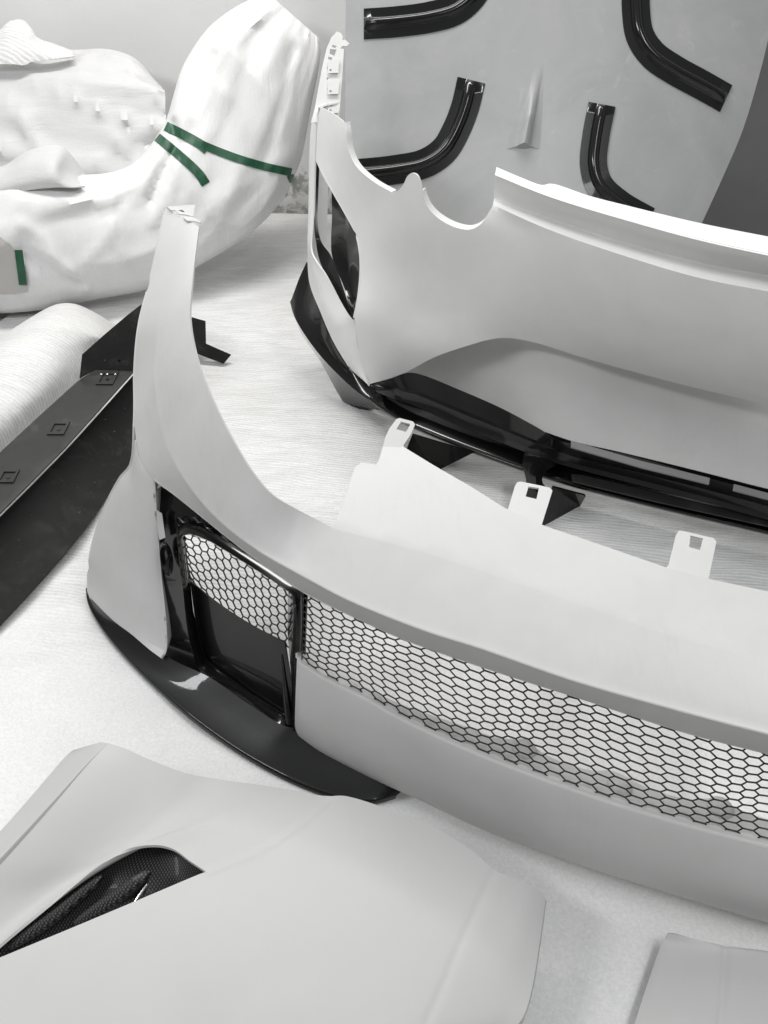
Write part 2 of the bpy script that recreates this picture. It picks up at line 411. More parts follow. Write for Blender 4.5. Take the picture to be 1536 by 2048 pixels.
# feature lines
T_arm = [(398, 454, .655), (385, 560, .625), (380, 640, .60), (395, 720, .575), (425, 800, .55), (465, 880, .525), (505, 945, .50), (545, 990, .48), (600, 1022, .46), (640, 1042, .45), (668, 1057, .445)]
B_line = [(668, 1057), (760, 1080), (850, 1104), (1000, 1153), (1150, 1203), (1279, 1250), (1400, 1285), (1536, 1319), (1720, 1358)]
C_arm = [(352, 422, .662), (328, 560, .60), (309, 650, .56), (303, 750, .51), (320, 850, .465), (345, 918, .44), (385, 982, .42), (440, 1043, .408), (520, 1104, .402), (600, 1150, .40)]
C_line = [(700, 1202), (850, 1262), (960, 1297), (1147, 1362), (1335, 1416), (1536, 1469), (1720, 1512)]
S_arm = [(330, 415, .655), (300, 560, .585), (278, 650, .535), (269, 750, .47), (269, 850, .42), (283, 925, .385), (305, 958, .37)]
D_arm = [(305, 958, .37), (345, 988, .36), (400, 1032, .348), (470, 1088, .34), (540, 1140, .335), (605, 1185, .33)]
D_line = [(605, 1185), (700, 1232), (800, 1277), (960, 1334), (1166, 1400), (1372, 1467), (1536, 1509), (1720, 1552)]
E_line = [(603, 1328), (650, 1358), (730, 1397), (800, 1437), (960, 1510), (1166, 1587), (1335, 1640), (1536, 1692), (1720, 1735)]
F_line = [(598, 1474), (640, 1503), (750, 1560), (850, 1605), (960, 1657), (1147, 1726), (1335, 1786), (1522, 1842), (1720, 1895)]
cT = ZV(T_arm)+ZL(.445, B_line[1:]); cC = ZV(C_arm)+ZL(.40, C_line); cD = ZV(D_arm)+ZL(.33, D_line[1:])
cSD = ZV(S_arm)+cD[1:]
def n_at(curve, n, smooth=True): return resample(curve, n, smooth)
# rows aligned by picture column so that T, C, D correspond
def param_split(c, i, n1, n2): return resample(c[:i+1], n1)[:-1]+resample(c[i:], n2)
N1, N2 = 90, 110
Tr = param_split(cT, len(T_arm)-1, N1, N2)
Cr = param_split(cC, len(C_arm)-1, N1, N2)
Sr = param_split(cSD, len(S_arm)+len(D_arm)-2, N1, N2)
def blend(a, b, f, push): return [p.lerp(q, f)+push for p, q in zip(a, b)]
V = Vector
body = M()
Cup = blend(Cr, Tr, .10, V((0, 0, .0012))); Cdn = blend(Cr, Sr, .14, V((0, .0006, .0)))
Tn = blend(Tr, Cr, .02, V((0, -.0015, -.0005)))
for j in range(60):      # the crease fades out on the upright arm
    f = 1-max(0, min(1, (j-14)/44.)); f = f*f*(3-2*f); q = Tr[j].lerp(Sr[j], .55)+V((-.0008, -.002, .001)); Cr[j] = Cr[j].lerp(q, f)
Cup = blend(Cr, Tr, .07, V((0, 0, .0004))); Cdn = blend(Cr, Sr, .09, V((0, .0002, .0)))
rows = [Tr, blend(Tr, Cr, .06, V((0, -.0003, .0004))), blend(Tr, Cr, .35, V((0, -.0015, .0015))), blend(Tr, Cr, .7, V((0, -.0015, .0012))), Cup, Cr, Cdn, blend(Cr, Sr, .5, V((0, 0, 0))), blend(Cr, Sr, .9, V((0, 0, 0))), Sr]
cols = [spline([r[j] for r in rows], 3) for j in range(len(Tr))]
body.grid([[c[i] for c in cols] for i in range(len(cols[0]))])
# inner return flange behind D (top edge of the grille opening)
Dr = resample(cD, 150)
body.grid([Dr, sh(Dr, 0, .012, .006), sh(Dr, 0, .03, .012)])
# top deck with its cut edge
deck_f = fitf([(668, 1057, .445), (1536, 1319, .445), (800, 900, .462), (1420, 1160, .462), (705, 950, .455)], 'z')
A_out = [(674, 1036), (690, 1000), (703, 955), (710, 935), (722, 925), (738, 927), (752, 929), (757, 922), (766, 893), (800, 895), (806, 893), (870, 932), (940, 972), (1010, 1016), (1020, 1020), (1090, 1052), (1150, 1072), (1240, 1103), (1333, 1135), (1420, 1158), (1536, 1183), (1720, 1222)]
def to_px(p):
    d = p-CAM; t = d.y*cos(PITCH)-d.z*sin(PITCH); return V((768+FPX*d.x/t, 1024-FPX*(d.y*sin(PITCH)+d.z*cos(PITCH))/t, 0))
Bs = [to_px(p) for p in Tr[N1-1:]]; NB = len(Bs)
outl = [(a[0], a[1]) for a in A_out]+[(p.x, p.y) for p in reversed(Bs)]
zb = {}
def deckfn(px, py):
    # height rises from the crease to the back edge
    x = max(px, 668); k = max(i for i in range(NB-1) if Bs[i].x <= x+1e-6); f = min(1, (x-Bs[k].x)/(Bs[k+1].x-Bs[k].x)); yb = Bs[k].y*(1-f)+Bs[k+1].y*f
    return Z(px, py, .445+.020*max(0, yb-py)/110)
body.plate(outl, deckfn, step=22)
# flare left of the side vent
L_out = [(269, 880, .395), (262, 930, .33), (240, 958, .285), (205, 1028, .20), (182, 1105, .125), (176, 1165, .07), (178, 1190, .055), (190, 1205, .05)]
R_in = [(305, 958, .37), (311, 1050, .28), (319, 1150, .18), (329, 1250, .095), (329, 1300, .056), (322, 1316, .05)]
top = [Z(269, 880, .403), Z(283, 925, .385), Z(305, 958, .37)]
L_out[0] = (269, 880, .403)
bot = ZV([(190, 1205, .05), (225, 1240, .05), (262, 1268, .05), (300, 1300, .05), (322, 1316, .05)])
body.coons(top, bot, ZV(L_out), ZV(R_in), 30, 50, bulge=lambda u, v: V((-.006, -.02, .012))*sin(pi*u)**.8*sin(pi*v)**.7)
# turned edge of the flare into the vent
Ri = resample(ZV(R_in), 40); body.grid([Ri, sh(Ri, .001, .006, 0), sh(Ri, .002, .034, -.002)])
# wheel-arch return behind the arm silhouette
Ai = resample(ZV(S_arm)[:5]+ZV(L_out)[1:], 60)
body.grid([Ai, sh(Ai, .012, .025, -.006), sh(Ai, .05, .05, -.012)])
# chin below the grille
cE = ZL(.20, E_line); cF = ZL(.03, F_line)
Er = resample(cE, 110); Fr = resample(cF, 110)
def chin(f, push): return [p.lerp(q, f)+push for p, q in zip(Er, Fr)]
rows = [sh(Er, 0, .030, -.010), sh(Er, 0, .008, -.0015), Er, chin(.06, V((0, -.0035, .001))), chin(.3, V((0, -.010, .002))), chin(.6, V((0, -.014, .0))), chin(.85, V((0, -.009, 0))), Fr, sh(Fr, 0, .008, -.007), sh(Fr, 0, .05, -.010)]
cols = [spline([r[j] for r in rows], 3) for j in range(110)]
chg = [[c[i] for c in cols] for i in range(len(cols[0]))]
body.grid(chg)
# rounded left end of the chin
endc = [r[0] for r in chg]; body.grid([endc, sh(endc, -.008, .012, 0), sh(endc, -.010, .05, 0)])
# inner shelf seen through the grille, with scallops round the bolts
shelf = []
Ei = resample(sh(cE, 0, .028, -.010), 140)
bolt_px = [(1052, 1525), (1245, 1604), (1450, 1645)]
for k in range(9):
    f = k/8; r = []
    for j, p in enumerate(Ei):
        u = j/139; wd = .024*min(1, max(0, (u-.12)/.25))
        sc_ = sum(exp(-((p.x-Z(bx, by, .185).x)/.028)**2) for bx, by in bolt_px)
        r.append(p+V((0, (wd+.014*min(sc_, 1))*f, -.004*f)))
    shelf.append(r)
body.grid(shelf)
body.build('body', M_primer, fb, thick=.004, angle=16, merge=4e-4)
for bx, by in bolt_px:
    c = Z(bx, by-16, .196)+V((0, .014, .0)); m = M(); b0 = [[c+V((cos(a)*r, sin(a)*r, h)) for a in [2*pi*k/20 for k in range(21)]] for r, h in ((.020, -.022), (.019, -.008), (.015, -.002), (.007, .001), (.0005, .0015))]
    m.grid(b0).build('boss', M_primer, fb, angle=60)

# mounting tabs with square holes
def tab(out, hole, z0, z1, ya, yb):
    def fn(px, py): return Z(px, py, z1+(z0-z1)*(py-ya)/(yb-ya))
    o = M().plate(out, fn, [hole], step=14).build('mounting_tab', M_primer, fb, thick=.003, angle=30)
    return o
tab([(764, 900), (770, 876), (778, 858), (793, 838), (799, 836), (826, 843), (830, 849), (822, 868), (807, 890), (808, 897), (786, 903)], [(802, 843), (821, 848), (812, 864), (793, 858)], .462, .482, 836, 897)
tab([(1008, 1024), (1016, 1018), (1030, 972), (1035, 964), (1042, 963), (1099, 975), (1105, 981), (1082, 1054), (1040, 1040)], [(1057, 973), (1078, 976), (1073, 998), (1051, 993)], .461, .469, 964, 1040)
tab([(1328, 1140), (1337, 1130), (1352, 1070), (1358, 1061), (1366, 1062), (1427, 1076), (1433, 1083), (1416, 1162), (1370, 1150)], [(1381, 1071), (1406, 1077), (1400, 1100), (1378, 1094)], .461, .469, 1062, 1150)

def hexmesh(fn, cols, rows, warp=None):
    """flat-topped hexagons over the unit square of fn(u, v)"""
    m = M(); key = {}
    def vid(x, y):
        k = (round(x*6), round(y*2))
        if k not in key:
            u = x/cols; v = y/rows
            if warp: u, v = warp(u, v)
            key[k] = len(m.v); m.v.append(fn(u, v))
        return key[k]
    for i in range(cols+1):
        for j in range(-1, rows+1):
            cx = i; cy = j+(.5 if i % 2 else 0)
            if cy < -.01 or cy > rows: continue
            pts = [(cx-2/3, cy), (cx-1/3, cy-.5), (cx+1/3, cy-.5), (cx+2/3, cy), (cx+1/3, cy+.5), (cx-1/3, cy+.5)]
            m.f.append([vid(*p) for p in pts])
    return m
def surf(top, bot, back, over=0.0):
    Tt = resample(top, 200); Bb = resample(bot, 200)
    def fn(u, v):
        x = min(max(u, 0), 1)*199; i = min(int(x), 198); f = x-i
        a = Tt[i].lerp(Tt[i+1], f); b = Bb[i].lerp(Bb[i+1], f)
        vv = -over+(1+2*over)*v
        return a.lerp(b, vv)+V((0, back, 0))
    return fn
sf = surf(cD[len(D_arm)-1:], cE, .012, .10)
def warp1(u, v):
    k = .022*sin(u*17+2.2*v)+.008*sin(u*41)
    return (u+.010*sin(v*3.0+u*17)*v*(1-v)*4, v+k*(4*v*(1-v)))
hexmesh(sf, 38, 13, warp1).build('grille_mesh', M_mesh, fb, wire=.0032, angle=80, face_cam=False)

# carbon side vent
vent_y = fitf([(305, 958, 1.150), (605, 1185, .915), (600, 1478, .855), (328, 1316, 1.02)], 'y')
def vfn(back): return lambda px, py: vent_y(px, py)+V((0, back, 0))
def vline(pts, back=0): return [vfn(back)(*p) for p in pts]
vt = [(296, 948), (345, 978), (400, 1022), (470, 1078), (540, 1130), (612, 1180)]
frame_o = [(352, 1075), (358, 1062), (372, 1058), (412, 1070), (500, 1122), (560, 1162), (596, 1188), (601, 1200), (600, 1340), (598, 1462), (592, 1474), (580, 1472), (500, 1424), (430, 1372), (400, 1346), (384, 1310), (370, 1240), (360, 1150)]
frame_i = [(362, 1086), (367, 1074), (408, 1082), (495, 1134), (560, 1176), (580, 1192), (584, 1210), (582, 1320), (579, 1450), (570, 1455), (500, 1410), (410, 1342), (394, 1306), (380, 1240), (370, 1150)]
vent = thing  # (keeps the helper name short below)
sv = M().plate(vt+[(608, 1300), (604, 1484), (500, 1436), (400, 1366), (340, 1340), (322, 1330), (300, 1150)], vfn(.022), [[(p[0], p[1]) for p in frame_i]], step=26)
def sv_shape(p):
    # shallow scoop between the paint edge and the frame
    q = dist_poly(p, sv_line); return p+V((0, .026*exp(-(q/.035)**2), -.004*exp(-(q/.035)**2)))
sv_line = vline([(318, 980), (420, 1052), (520, 1120), (600, 1172)], .01)
sv.tweak(sv_shape)
svo = sv.build('side_vent', M_gloss, fb, thick=.003, angle=30)
fo = resample(vline(frame_o+[frame_o[0]], .004), 120); fi = resample(vline(frame_i+[frame_i[0]], .004), 120)
mid = [p.lerp(q, .5)+V((0, -.010, .004)) for p, q in zip(fo, fi)]
M().grid([sh(fo, 0, .012, 0), fo, [p.lerp(q, .4) for p, q in zip(fo, mid)], mid, [p.lerp(q, .6) for p, q in zip(mid, fi)], fi, sh(fi, 0, .018, 0)]).build('frame', M_gloss, svo, thick=.002, angle=70)
# vent inner mesh, lower blade, inner post
mt = vline([(352, 1062), (420, 1072), (500, 1120), (560, 1160), (592, 1184)], .020)
mb = vline([(372, 1196), (420, 1236), (480, 1278), (530, 1305), (590, 1335)], .048)
hexmesh(surf(mt, mb, .0, .04), 15, 8, lambda u, v: (u, v+.012*sin(u*19))).build('mesh_insert', M_mesh, svo, wire=.0034, angle=80, face_cam=False)
bl = M().coons(vline([(374, 1186), (430, 1232), (500, 1278), (566, 1312)], .048), vline([(398, 1342), (450, 1388), (520, 1432), (584, 1466)], .010),
               vline([(374, 1186), (384, 1260), (398, 1342)], .03), vline([(566, 1312), (578, 1390), (584, 1466)], .03), 40, 30)
bl.build('blade', M_carbon, svo, thick=.003)
po = M().coons(vline([(566, 1200), (584, 1196)], .02), vline([(560, 1310), (588, 1472)], .0), vline([(566, 1200), (562, 1310)], .04), vline([(586, 1196), (588, 1470)], .004), 8, 30)
po = M().grid([resample(vline([(572, 1185), (570, 1300)], .045), 20), resample(vline([(590, 1195), (590, 1460)], .004), 20)])
po.build('post', M_gloss, svo, thick=.003)
M().tube(vline([(563, 1312), (572, 1390), (580, 1462)], .004), lambda t: .0025+.0065*t, 12, 20).build('rib', M_gloss, svo)
# grey-edged tip and oval socket
M().grid([vline([(312, 962), (330, 960)], .004), vline([(309, 985), (326, 972)], .004)]).build('tip', M_bolt, svo, thick=.002)
oc = vfn(-.002)(333, 1118); rx = (vfn(0)(345, 1118)-vfn(0)(333, 1118)); ry = (vfn(0)(338, 1150)-vfn(0)(333, 1118))
M().grid([[oc+rx*cos(a)*s_+ry*sin(a)*s_+V((0, d, 0)) for a in [2*pi*k/28 for k in range(29)]] for s_, d in ((1.05, .004), (1.0, -.001), (.85, .001), (.7, .008), (.05, .010))]).build('socket', M_gloss, svo, angle=60)
M().plate([(312, 1022), (323, 1030), (330, 1078), (318, 1083), (314, 1060)], vfn(.004)).build('reflection_patch', M_bolt, svo, thick=.001)  # pale patch standing in for a grey reflection on the black vent

# splitter lip
so = [(172, 1180), (176, 1210), (200, 1256), (250, 1318), (330, 1396), (400, 1455), (500, 1523), (600, 1575), (680, 1602), (745, 1609), (792, 1597)]
si = [(190, 1196), (205, 1215), (240, 1245), (300, 1290), (350, 1322), (420, 1355), (500, 1410), (580, 1455), (640, 1450), (720, 1495), (835, 1555)]
a0 = resample(ZL(.0, so), 90); a1 = resample(ZL(.004, so), 90); b1 = resample(ZL(.044, si), 90)
def sl(f, push): return [p.lerp(q, f)+V((0, 0, push)) for p, q in zip(a1, b1)]
sp = M(); rows = [a0, a1, sl(.02, .006), sl(.05, .0075), sl(.12, .0065), sl(.35, .004), sl(.7, .002), b1]
cols = [spline([r[j] for r in rows], 3) for j in range(90)]
sp.grid([[c[i] for c in cols] for i in range(len(cols[0]))])
sp.build('splitter', M_carbon, fb, thick=.003, angle=50)
# bracket fingers at the top of the arm
for k, (bx, by) in enumerate([(346, 416), (362, 424), (378, 437)]):
    M().plate([(bx-12, by-3), (bx+4, by-4), (bx+16, by+1), (bx+24, by+9), (bx+10, by+5), (bx-4, by+4)], lambda px, py: Z(px, py, .66)).build('clip', M_primer, fb, thick=.002)

# ------------------------------------------------------------------ REAR BUMPER
rb = thing('rear_bumper', 'light grey primer rear bumper with gloss black diffuser, behind the front bumper', 'bumper', (.3, 1.9, 0))
topR = YV([(640, 213, 2.33), (664, 226, 2.22), (690, 245, 2.12)])+YV([(692, 262, 2.10), (697, 300, 2.07), (712, 332, 2.04), (745, 362, 1.99), (783, 384, 1.94), (800, 374, 1.925), (814, 352, 1.90), (824, 346, 1.89), (834, 351, 1.88), (842, 378, 1.87), (852, 410, 1.855), (875, 436, 1.835), (912, 455, 1.81), (940, 459, 1.79), (962, 447, 1.785), (976, 428, 1.785)])+ZL(.612, [(986, 410), (1100, 460), (1250, 512), (1400, 556), (1536, 583), (1720, 620)])
Kc = [Z(740, 768, .125)]+ZV([(800, 750, .15), (870, 714, .21), (940, 690, .26), (1018, 676, .30), (1077, 687, .31), (1150, 710, .31), (1233, 734, .31), (1360, 768, .31), (1495, 800, .31), (1720, 855, .31)])
ventR = YV([(640, 213, 2.33), (634, 265, 2.31), (632, 318, 2.28), (646, 348, 2.20), (665, 381, 2.13), (690, 424, 2.07), (712, 466, 2.02), (720, 500, 1.995), (722, 540, 1.975), (717, 595, 1.945), (709, 636, 1.92), (715, 690, 1.895)])+[Z(740, 768, .125)]
ventL = YV([(640, 213, 2.33), (633, 265, 2.32), (630, 318, 2.30), (627, 420, 2.24), (622, 500, 2.17), (633, 524, 2.13), (650, 548, 2.08), (685, 612, 1.98), (702, 638, 1.93), (709, 645, 1.92), (715, 690, 1.895)])+[Z(740, 768, .125)]
silh = YV([(640, 213, 2.34), (624, 240, 2.42), (619, 300, 2.40), (617, 400, 2.33), (615, 500, 2.26), (618, 560, 2.18), (640, 622, 2.06), (670, 690, 1.97), (700, 735, 1.91), (722, 757, 1.875)])+[Z(740, 768, .125)]
rbm = M()
def LP(a, b, f, out): return a.lerp(b, f)+V((-.25, -.93, .25))*out
lg = ZL(.612, [(986, 410), (1100, 460), (1250, 512), (1400, 556), (1536, 583), (1720, 620)]); kg = [Kc[4], Kc[6], Kc[7], Kc[8], Kc[9], Kc[10]]
cpf = topR[:8]+[topR[12], topR[17]]+lg+ventR[1:]+Kc
for a, b in zip(lg, kg): cpf += [LP(a, b, .33, .020), LP(a, b, .66, .018)]
q1 = ventR[7]; q2 = LP(lg[0], kg[0], .72, .010)
cpf += [q1.lerp(q2, .33)+V((0, -.004, .004)), q1.lerp(q2, .66)+V((0, -.006, .004))]
cpf += [topR[12].lerp(q1.lerp(q2, .4), .5)+V((0, -.012, .004)), ventR[10].lerp(Kc[2], .5)+V((0, .004, .0)), ventR[9].lerp(Kc[3], .5)+V((0, .016, 0))]
face_f = tps(cpf, 2e-4)
ftop = pxs([(640, 213), (664, 226), (690, 245)])+pxs([(690, 247), (692, 262), (697, 300), (712, 332), (745, 362), (783, 384)])[1:]+pxs([(783, 385), (796, 381), (807, 368), (815, 352), (824, 346), (834, 350), (841, 366), (846, 392), (858, 418), (880, 439), (912, 455), (940, 459), (962, 448), (978, 424), (986, 410)])[1:]+pxs([(986, 410), (1100, 460), (1250, 512), (1400, 556), (1536, 583), (1720, 620)], sub=10)[1:]
fbot = pxs([(740, 768), (800, 750), (870, 714), (940, 690), (985, 678), (1018, 676), (1077, 687), (1150, 710), (1233, 734), (1360, 768), (1495, 800), (1720, 855)], sub=9)
fvt = pxs([(640, 213), (634, 265), (632, 318)])+pxs([(632, 318), (646, 348), (665, 381), (690, 424), (712, 466), (720, 500), (722, 540), (717, 595), (709, 636)])[1:]+pxs([(709, 636), (712, 665), (720, 710), (740, 768)])[1:]
G3r = resample(ZL(.612, [(986, 410), (1100, 460), (1250, 512), (1400, 556), (1536, 583), (1720, 620)]), 120); exact = {}
gpx = []
for p in G3r:
    d = p-CAM; t = d.y*cos(PITCH)-d.z*sin(PITCH); q = (768+FPX*d.x/t, 1024-FPX*(d.y*sin(PITCH)+d.z*cos(PITCH))/t); gpx.append(q); exact[(round(q[0], 1), round(q[1], 1))] = p
ftop = [p for p in ftop if p[0] < 985]+gpx; NT = len(ftop)
rbm.plate(ftop+fbot[::-1]+fvt[::-1][1:-1], lambda px, py: exact.get((round(px, 1), round(py, 1))) or face_f(px, py), step=16)
cut1 = [face_f(*p) for p in ftop[12:43]]; cut2 = [face_f(*p) for p in ftop if p[0] > 842 and p[0] < 978 and p[1] > 380]
rows = [resample(ventL, 70), [p.lerp(q, .5)+V((-.002, -.012, 0)) for p, q in zip(resample(ventL, 70), resample(silh, 70))], resample(silh, 70)]
cols = [spline([r[j] for r in rows], 5) for j in range(70)]
rbm.grid([[c[i] for c in cols] for i in range(len(cols[0]))])
sl_ = resample(silh, 70); rbm.grid([sl_, sh(sl_, .012, .02, 0), sh(sl_, .05, .05, 0)])
# vent edge returns
vr = resample(ventR[2:11], 50); rbm.grid([vr, sh(vr, .002, .008, 0), sh(vr, .003, .02, 0)])
# upper ledge, groove and top flange on the tail side
G3 = ZL(.612, [(986, 410), (1100, 460), (1250, 512), (1400, 556), (1536, 583), (1720, 620)])
G2 = ZL(.616, [(988, 396), (1100, 438), (1250, 486), (1400, 526), (1536, 552), (1720, 589)])
Gm = ZL(.640, [(988, 380), (1100, 424), (1250, 470), (1400, 510), (1536, 538), (1720, 575)])
G1 = ZL(.675, [(990, 350), (1100, 394), (1250, 440), (1400, 481), (1536, 511), (1720, 548)])
G0 = ZL(.681, [(993, 334), (1040, 354), (1085, 370), (1102, 367), (1180, 392), (1250, 410), (1400, 446), (1536, 473), (1720, 508)])
rr = [resample(c, 120) for c in (G3, G2, Gm, G1, G0)]
seq = [rr[0], [p.lerp(q, .35)+V((0, -.002, .004)) for p, q in zip(rr[0], rr[1])], rr[1], [p.lerp(q, .12)+V((0, .004, -.001)) for p, q in zip(rr[1], rr[3])], [p.lerp(q, .5)+V((0, .016, -.006)) for p, q in zip(rr[1], rr[3])], [p.lerp(q, .9)+V((0, .006, -.002)) for p, q in zip(rr[1], rr[3])], rr[3], rr[4]]
cols = [spline([r[j] for r in seq[:-1]], 4)+[seq[-1][j]] for j in range(120)]
rbm.grid([[c[i] for c in cols] for i in range(len(cols[0]))])
# inner lips of the tail lamp cut-outs
tl = cut1; rbm.grid([tl, sh(tl, .004, .006, .0), sh(tl, .012, .022, -.003)])
tl = cut2; rbm.grid([tl, sh(tl, .003, .010, 0), sh(tl, .010, .038, -.004)])
# underside turn
kk = [face_f(*p) for p in fbot]; rbm.grid([kk, sh(kk, 0, .006, .001), sh(kk, 0, .012, .02)])
rbm.build('body', M_primer_rear, rb, thick=.004, angle=32, merge=4e-4)
# slotted wing bracket
bf = fitf([(640, 215, 2.36), (690, 90, 2.50), (690, 240, 2.36), (655, 110, 2.46)], 'y')
holes = [[(665, 89), (674, 92), (670, 96), (664, 94)], [(660, 98), (673, 99), (669, 112), (659, 107)], [(657, 113), (665, 115), (664, 121), (656, 118)], [(655, 133), (661, 135), (660, 140), (653, 137)],
         [(653, 155), (661, 156), (657, 157), (654, 161)], [(654, 176), (661, 177), (661, 181), (655, 179)], [(655, 207), (664, 208), (663, 213), (655, 210)]]
br = M().plate([(622, 246), (630, 215), (638, 170), (646, 128), (654, 95), (663, 74), (674, 63), (682, 66), (686, 74), (684, 80), (690, 79), (699, 87), (694, 92), (684, 92), (681, 97), (688, 98), (684, 160), (678, 238)], bf, holes, step=12)
br.build('wing_bracket', M_primer_rear, rb, thick=.003)
for y0, y1 in ((116, 144), (157, 186), (211, 224)):
    M().plate([(656, y0+3), (679, y0), (677, y1), (656, y1+1)], lambda px, py: bf(px, py)+V((0, -.008, 0)), [[(659, y1-7), (664, y1-7), (663, y1-3), (659, y1-3)]]).build('clip', M_primer_rear, rb, thick=.002)
# recessed plate panel
pt = [p+V((0, .08, .05)) for p in ZV([(770, 760, .14), (800, 750, .15), (870, 714, .21), (940, 690, .26), (1018, 676, .30), (1077, 687, .31), (1233, 734, .31), (1495, 800, .31), (1720, 855, .31)])]
PB = [(770, 772), (845, 765), (920, 792), (1000, 826), (1080, 870), (1140, 892), (1250, 915), (1420, 965), (1536, 995), (1720, 1040)]
pb = [Z(x, y, .03)+V((0, 0, 0)) for x, y in PB]
pm = M(); Pt = resample(pt, 90); Pb = resample(pb, 90)
rows = [Pt, [p.lerp(q, .25)+V((0, .012, 0)) for p, q in zip(Pt, Pb)], [p.lerp(q, .7)+V((0, .008, 0)) for p, q in zip(Pt, Pb)], Pb]
cols = [spline([r[j] for r in rows], 6) for j in range(90)]
pm.grid([[c[i] for c in cols] for i in range(len(cols[0]))]); pm.build('lower_panel', M_primer_rear, rb, thick=.003)
# side vent fin: gloss black
fn_f = M().coons(YV([(628, 300, 2.34), (660, 360, 2.20)]), YV([(700, 645, 1.96), (712, 640, 1.945)]), YV([(628, 300, 2.34), (632, 420, 2.28), (634, 480, 2.22), (632, 520, 2.17), (655, 570, 2.10), (700, 645, 1.96)]), YV([(660, 360, 2.20), (712, 455, 2.06), (728, 530, 2.0), (722, 600, 1.96), (712, 640, 1.945)]), 14, 40)
fin = M()
L1 = YV([(663, 380, 2.20), (664, 430, 2.18), (662, 480, 2.16), (664, 512, 2.14), (690, 580, 2.05), (706, 636, 1.95)])
L2 = YV([(692, 395, 2.14), (694, 450, 2.10), (698, 500, 2.08), (700, 560, 2.05), (706, 610, 2.0), (709, 640, 1.95)])
L3 = YV([(668, 380, 2.15), (722, 465, 2.05), (728, 500, 2.02), (730, 545, 2.0), (724, 600, 1.97), (712, 642, 1.94)])
A_, B_, C_ = [resample(c, 50) for c in (L1, L2, L3)]
cols = [spline([a, b.lerp(a, .3)+V((0, .01, 0)), b+V((0, .012, 0)), c], 4) for a, b, c in zip(A_, B_, C_)]
fin.grid([[c[i] for c in cols] for i in range(len(cols[0]))]); fin.build('vent_fin', M_gloss, rb, thick=.003, angle=50)
M1 = YV([(628, 312, 2.33), (630, 420, 2.27), (634, 500, 2.21), (650, 548, 2.13), (680, 600, 2.03), (704, 642, 1.955)])
M2 = YV([(639, 330, 2.33), (636, 400, 2.30), (635, 440, 2.29), (642, 482, 2.23), (662, 512, 2.17), (706, 636, 1.96)])
M().loft([M1, M2], 40).build('vent_liner', M_gloss, rb, thick=.003)
# diffuser
df = [(613, 524, 2.25), (617, 565, 2.20), (642, 632, 2.07), (672, 698, 1.98), (702, 741, 1.93), (740, 765, 1.895)]
mid_ = [(583, 598, 2.20), (592, 628, 2.15), (632, 690, 2.04), (682, 745, 1.945), (730, 785, 1.875), (770, 806, 1.845)]
mi2 = [(580, 604, 2.20), (589, 634, 2.15), (629, 697, 2.035), (679, 752, 1.94), (728, 793, 1.87), (770, 814, 1.84)]
low = [(587, 622, 2.22), (600, 662, 2.18), (640, 722, 2.08), (678, 790, 1.985), (692, 810, 1.965), (735, 822, 1.93)]
dm = M(); dm.loft([YV(df), [p.lerp(q, .5)+V((0, .006, .004)) for p, q in zip(YV(df), YV(mid_))], YV(mid_)], 60)
dif = dm.loft([YV(mid_), YV(mi2), YV(low)], 60).build('diffuser', M_gloss, rb, thick=.004, angle=25, merge=3e-4)
up0 = [(742, 770), (780, 757), (818, 745), (845, 750), (920, 780), (1000, 815), (1080, 858), (1112, 878), (1140, 887), (1250, 908), (1420, 957), (1536, 987), (1720, 1035)]
up1 = [(748, 776), (790, 776), (830, 782), (870, 797), (930, 822), (1000, 850), (1070, 880), (1110, 895), (1160, 912), (1260, 935), (1420, 975), (1536, 1006), (1720, 1052)]
up2 = [(752, 782), (790, 790), (830, 803), (870, 820), (930, 845), (1000, 873), (1050, 893), (1100, 912), (1160, 930), (1260, 955), (1420, 996), (1536, 1028), (1720, 1074)]
up3 = [(756, 786), (790, 798), (830, 812), (870, 830), (930, 855), (1000, 884), (1050, 904), (1100, 922), (1160, 940), (1260, 966), (1420, 1008), (1536, 1040), (1720, 1086)]
U = [resample(ZL(z, c), 110) for z, c in ((.195, up0), (.158, up1), (.122, up2), (.112, up3))]
M().grid([sh(U[0], 0, .03, -.02), U[0], U[1], [p.lerp(q, .5)+V((0, .006, .002)) for p, q in zip(U[1], U[2])], U[2], U[3], sh(U[3], 0, .05, .004)]).build('upper_blade', M_carbon, dif, thick=.003, angle=30)
# diffuser lower lip
lo = [(690, 755), (730, 792), (770, 822), (820, 850), (870, 872), (960, 908), (1050, 940), (1130, 966), (1300, 1010), (1536, 1066), (1720, 1110)]
lp = resample(ZL(.075, lo), 110)
lr = [sh(lp, 0, .045, .012), sh(lp, 0, .012, .006), sh(lp, 0, .002, .003), lp, sh(lp, 0, .001, -.004), sh(lp, 0, .008, -.012), sh(lp, 0, .05, -.016)]
M().grid(lr).build('lower_blade', M_gloss, dif, thick=.002, angle=60)
# dark tunnel wall behind the blades
bk0 = resample([p+V((0, .07, -.01)) for p in ZL(.15, up1)], 80); bk1 = resample([p+V((0, .06, .0)) for p in ZL(.075, lo)], 80)
M().grid([bk0, bk1]).build('tunnel_wall', M_gloss, dif, thick=.003)
# reflector recess and strut
M().grid([resample(ZL(.118, [(1050, 900), (1045, 930), (1052, 960), (1048, 1010)]), 12), resample(ZL(.124, [(1075, 912), (1068, 935), (1072, 960), (1070, 1000)]), 12), resample(ZL(.110, [(1120, 925), (1090, 945), (1085, 965), (1105, 985)]), 12)]).build('strut', M_gloss, dif, thick=.004, angle=50)
M().plate([(1143, 948), (1165, 950), (1400, 1005), (1536, 1035), (1700, 1080), (1700, 1105), (1536, 1052), (1300, 1000), (1145, 962)], lambda px, py: Z(px, py, .105)).build('reflector', M_flange, dif, thick=.003)
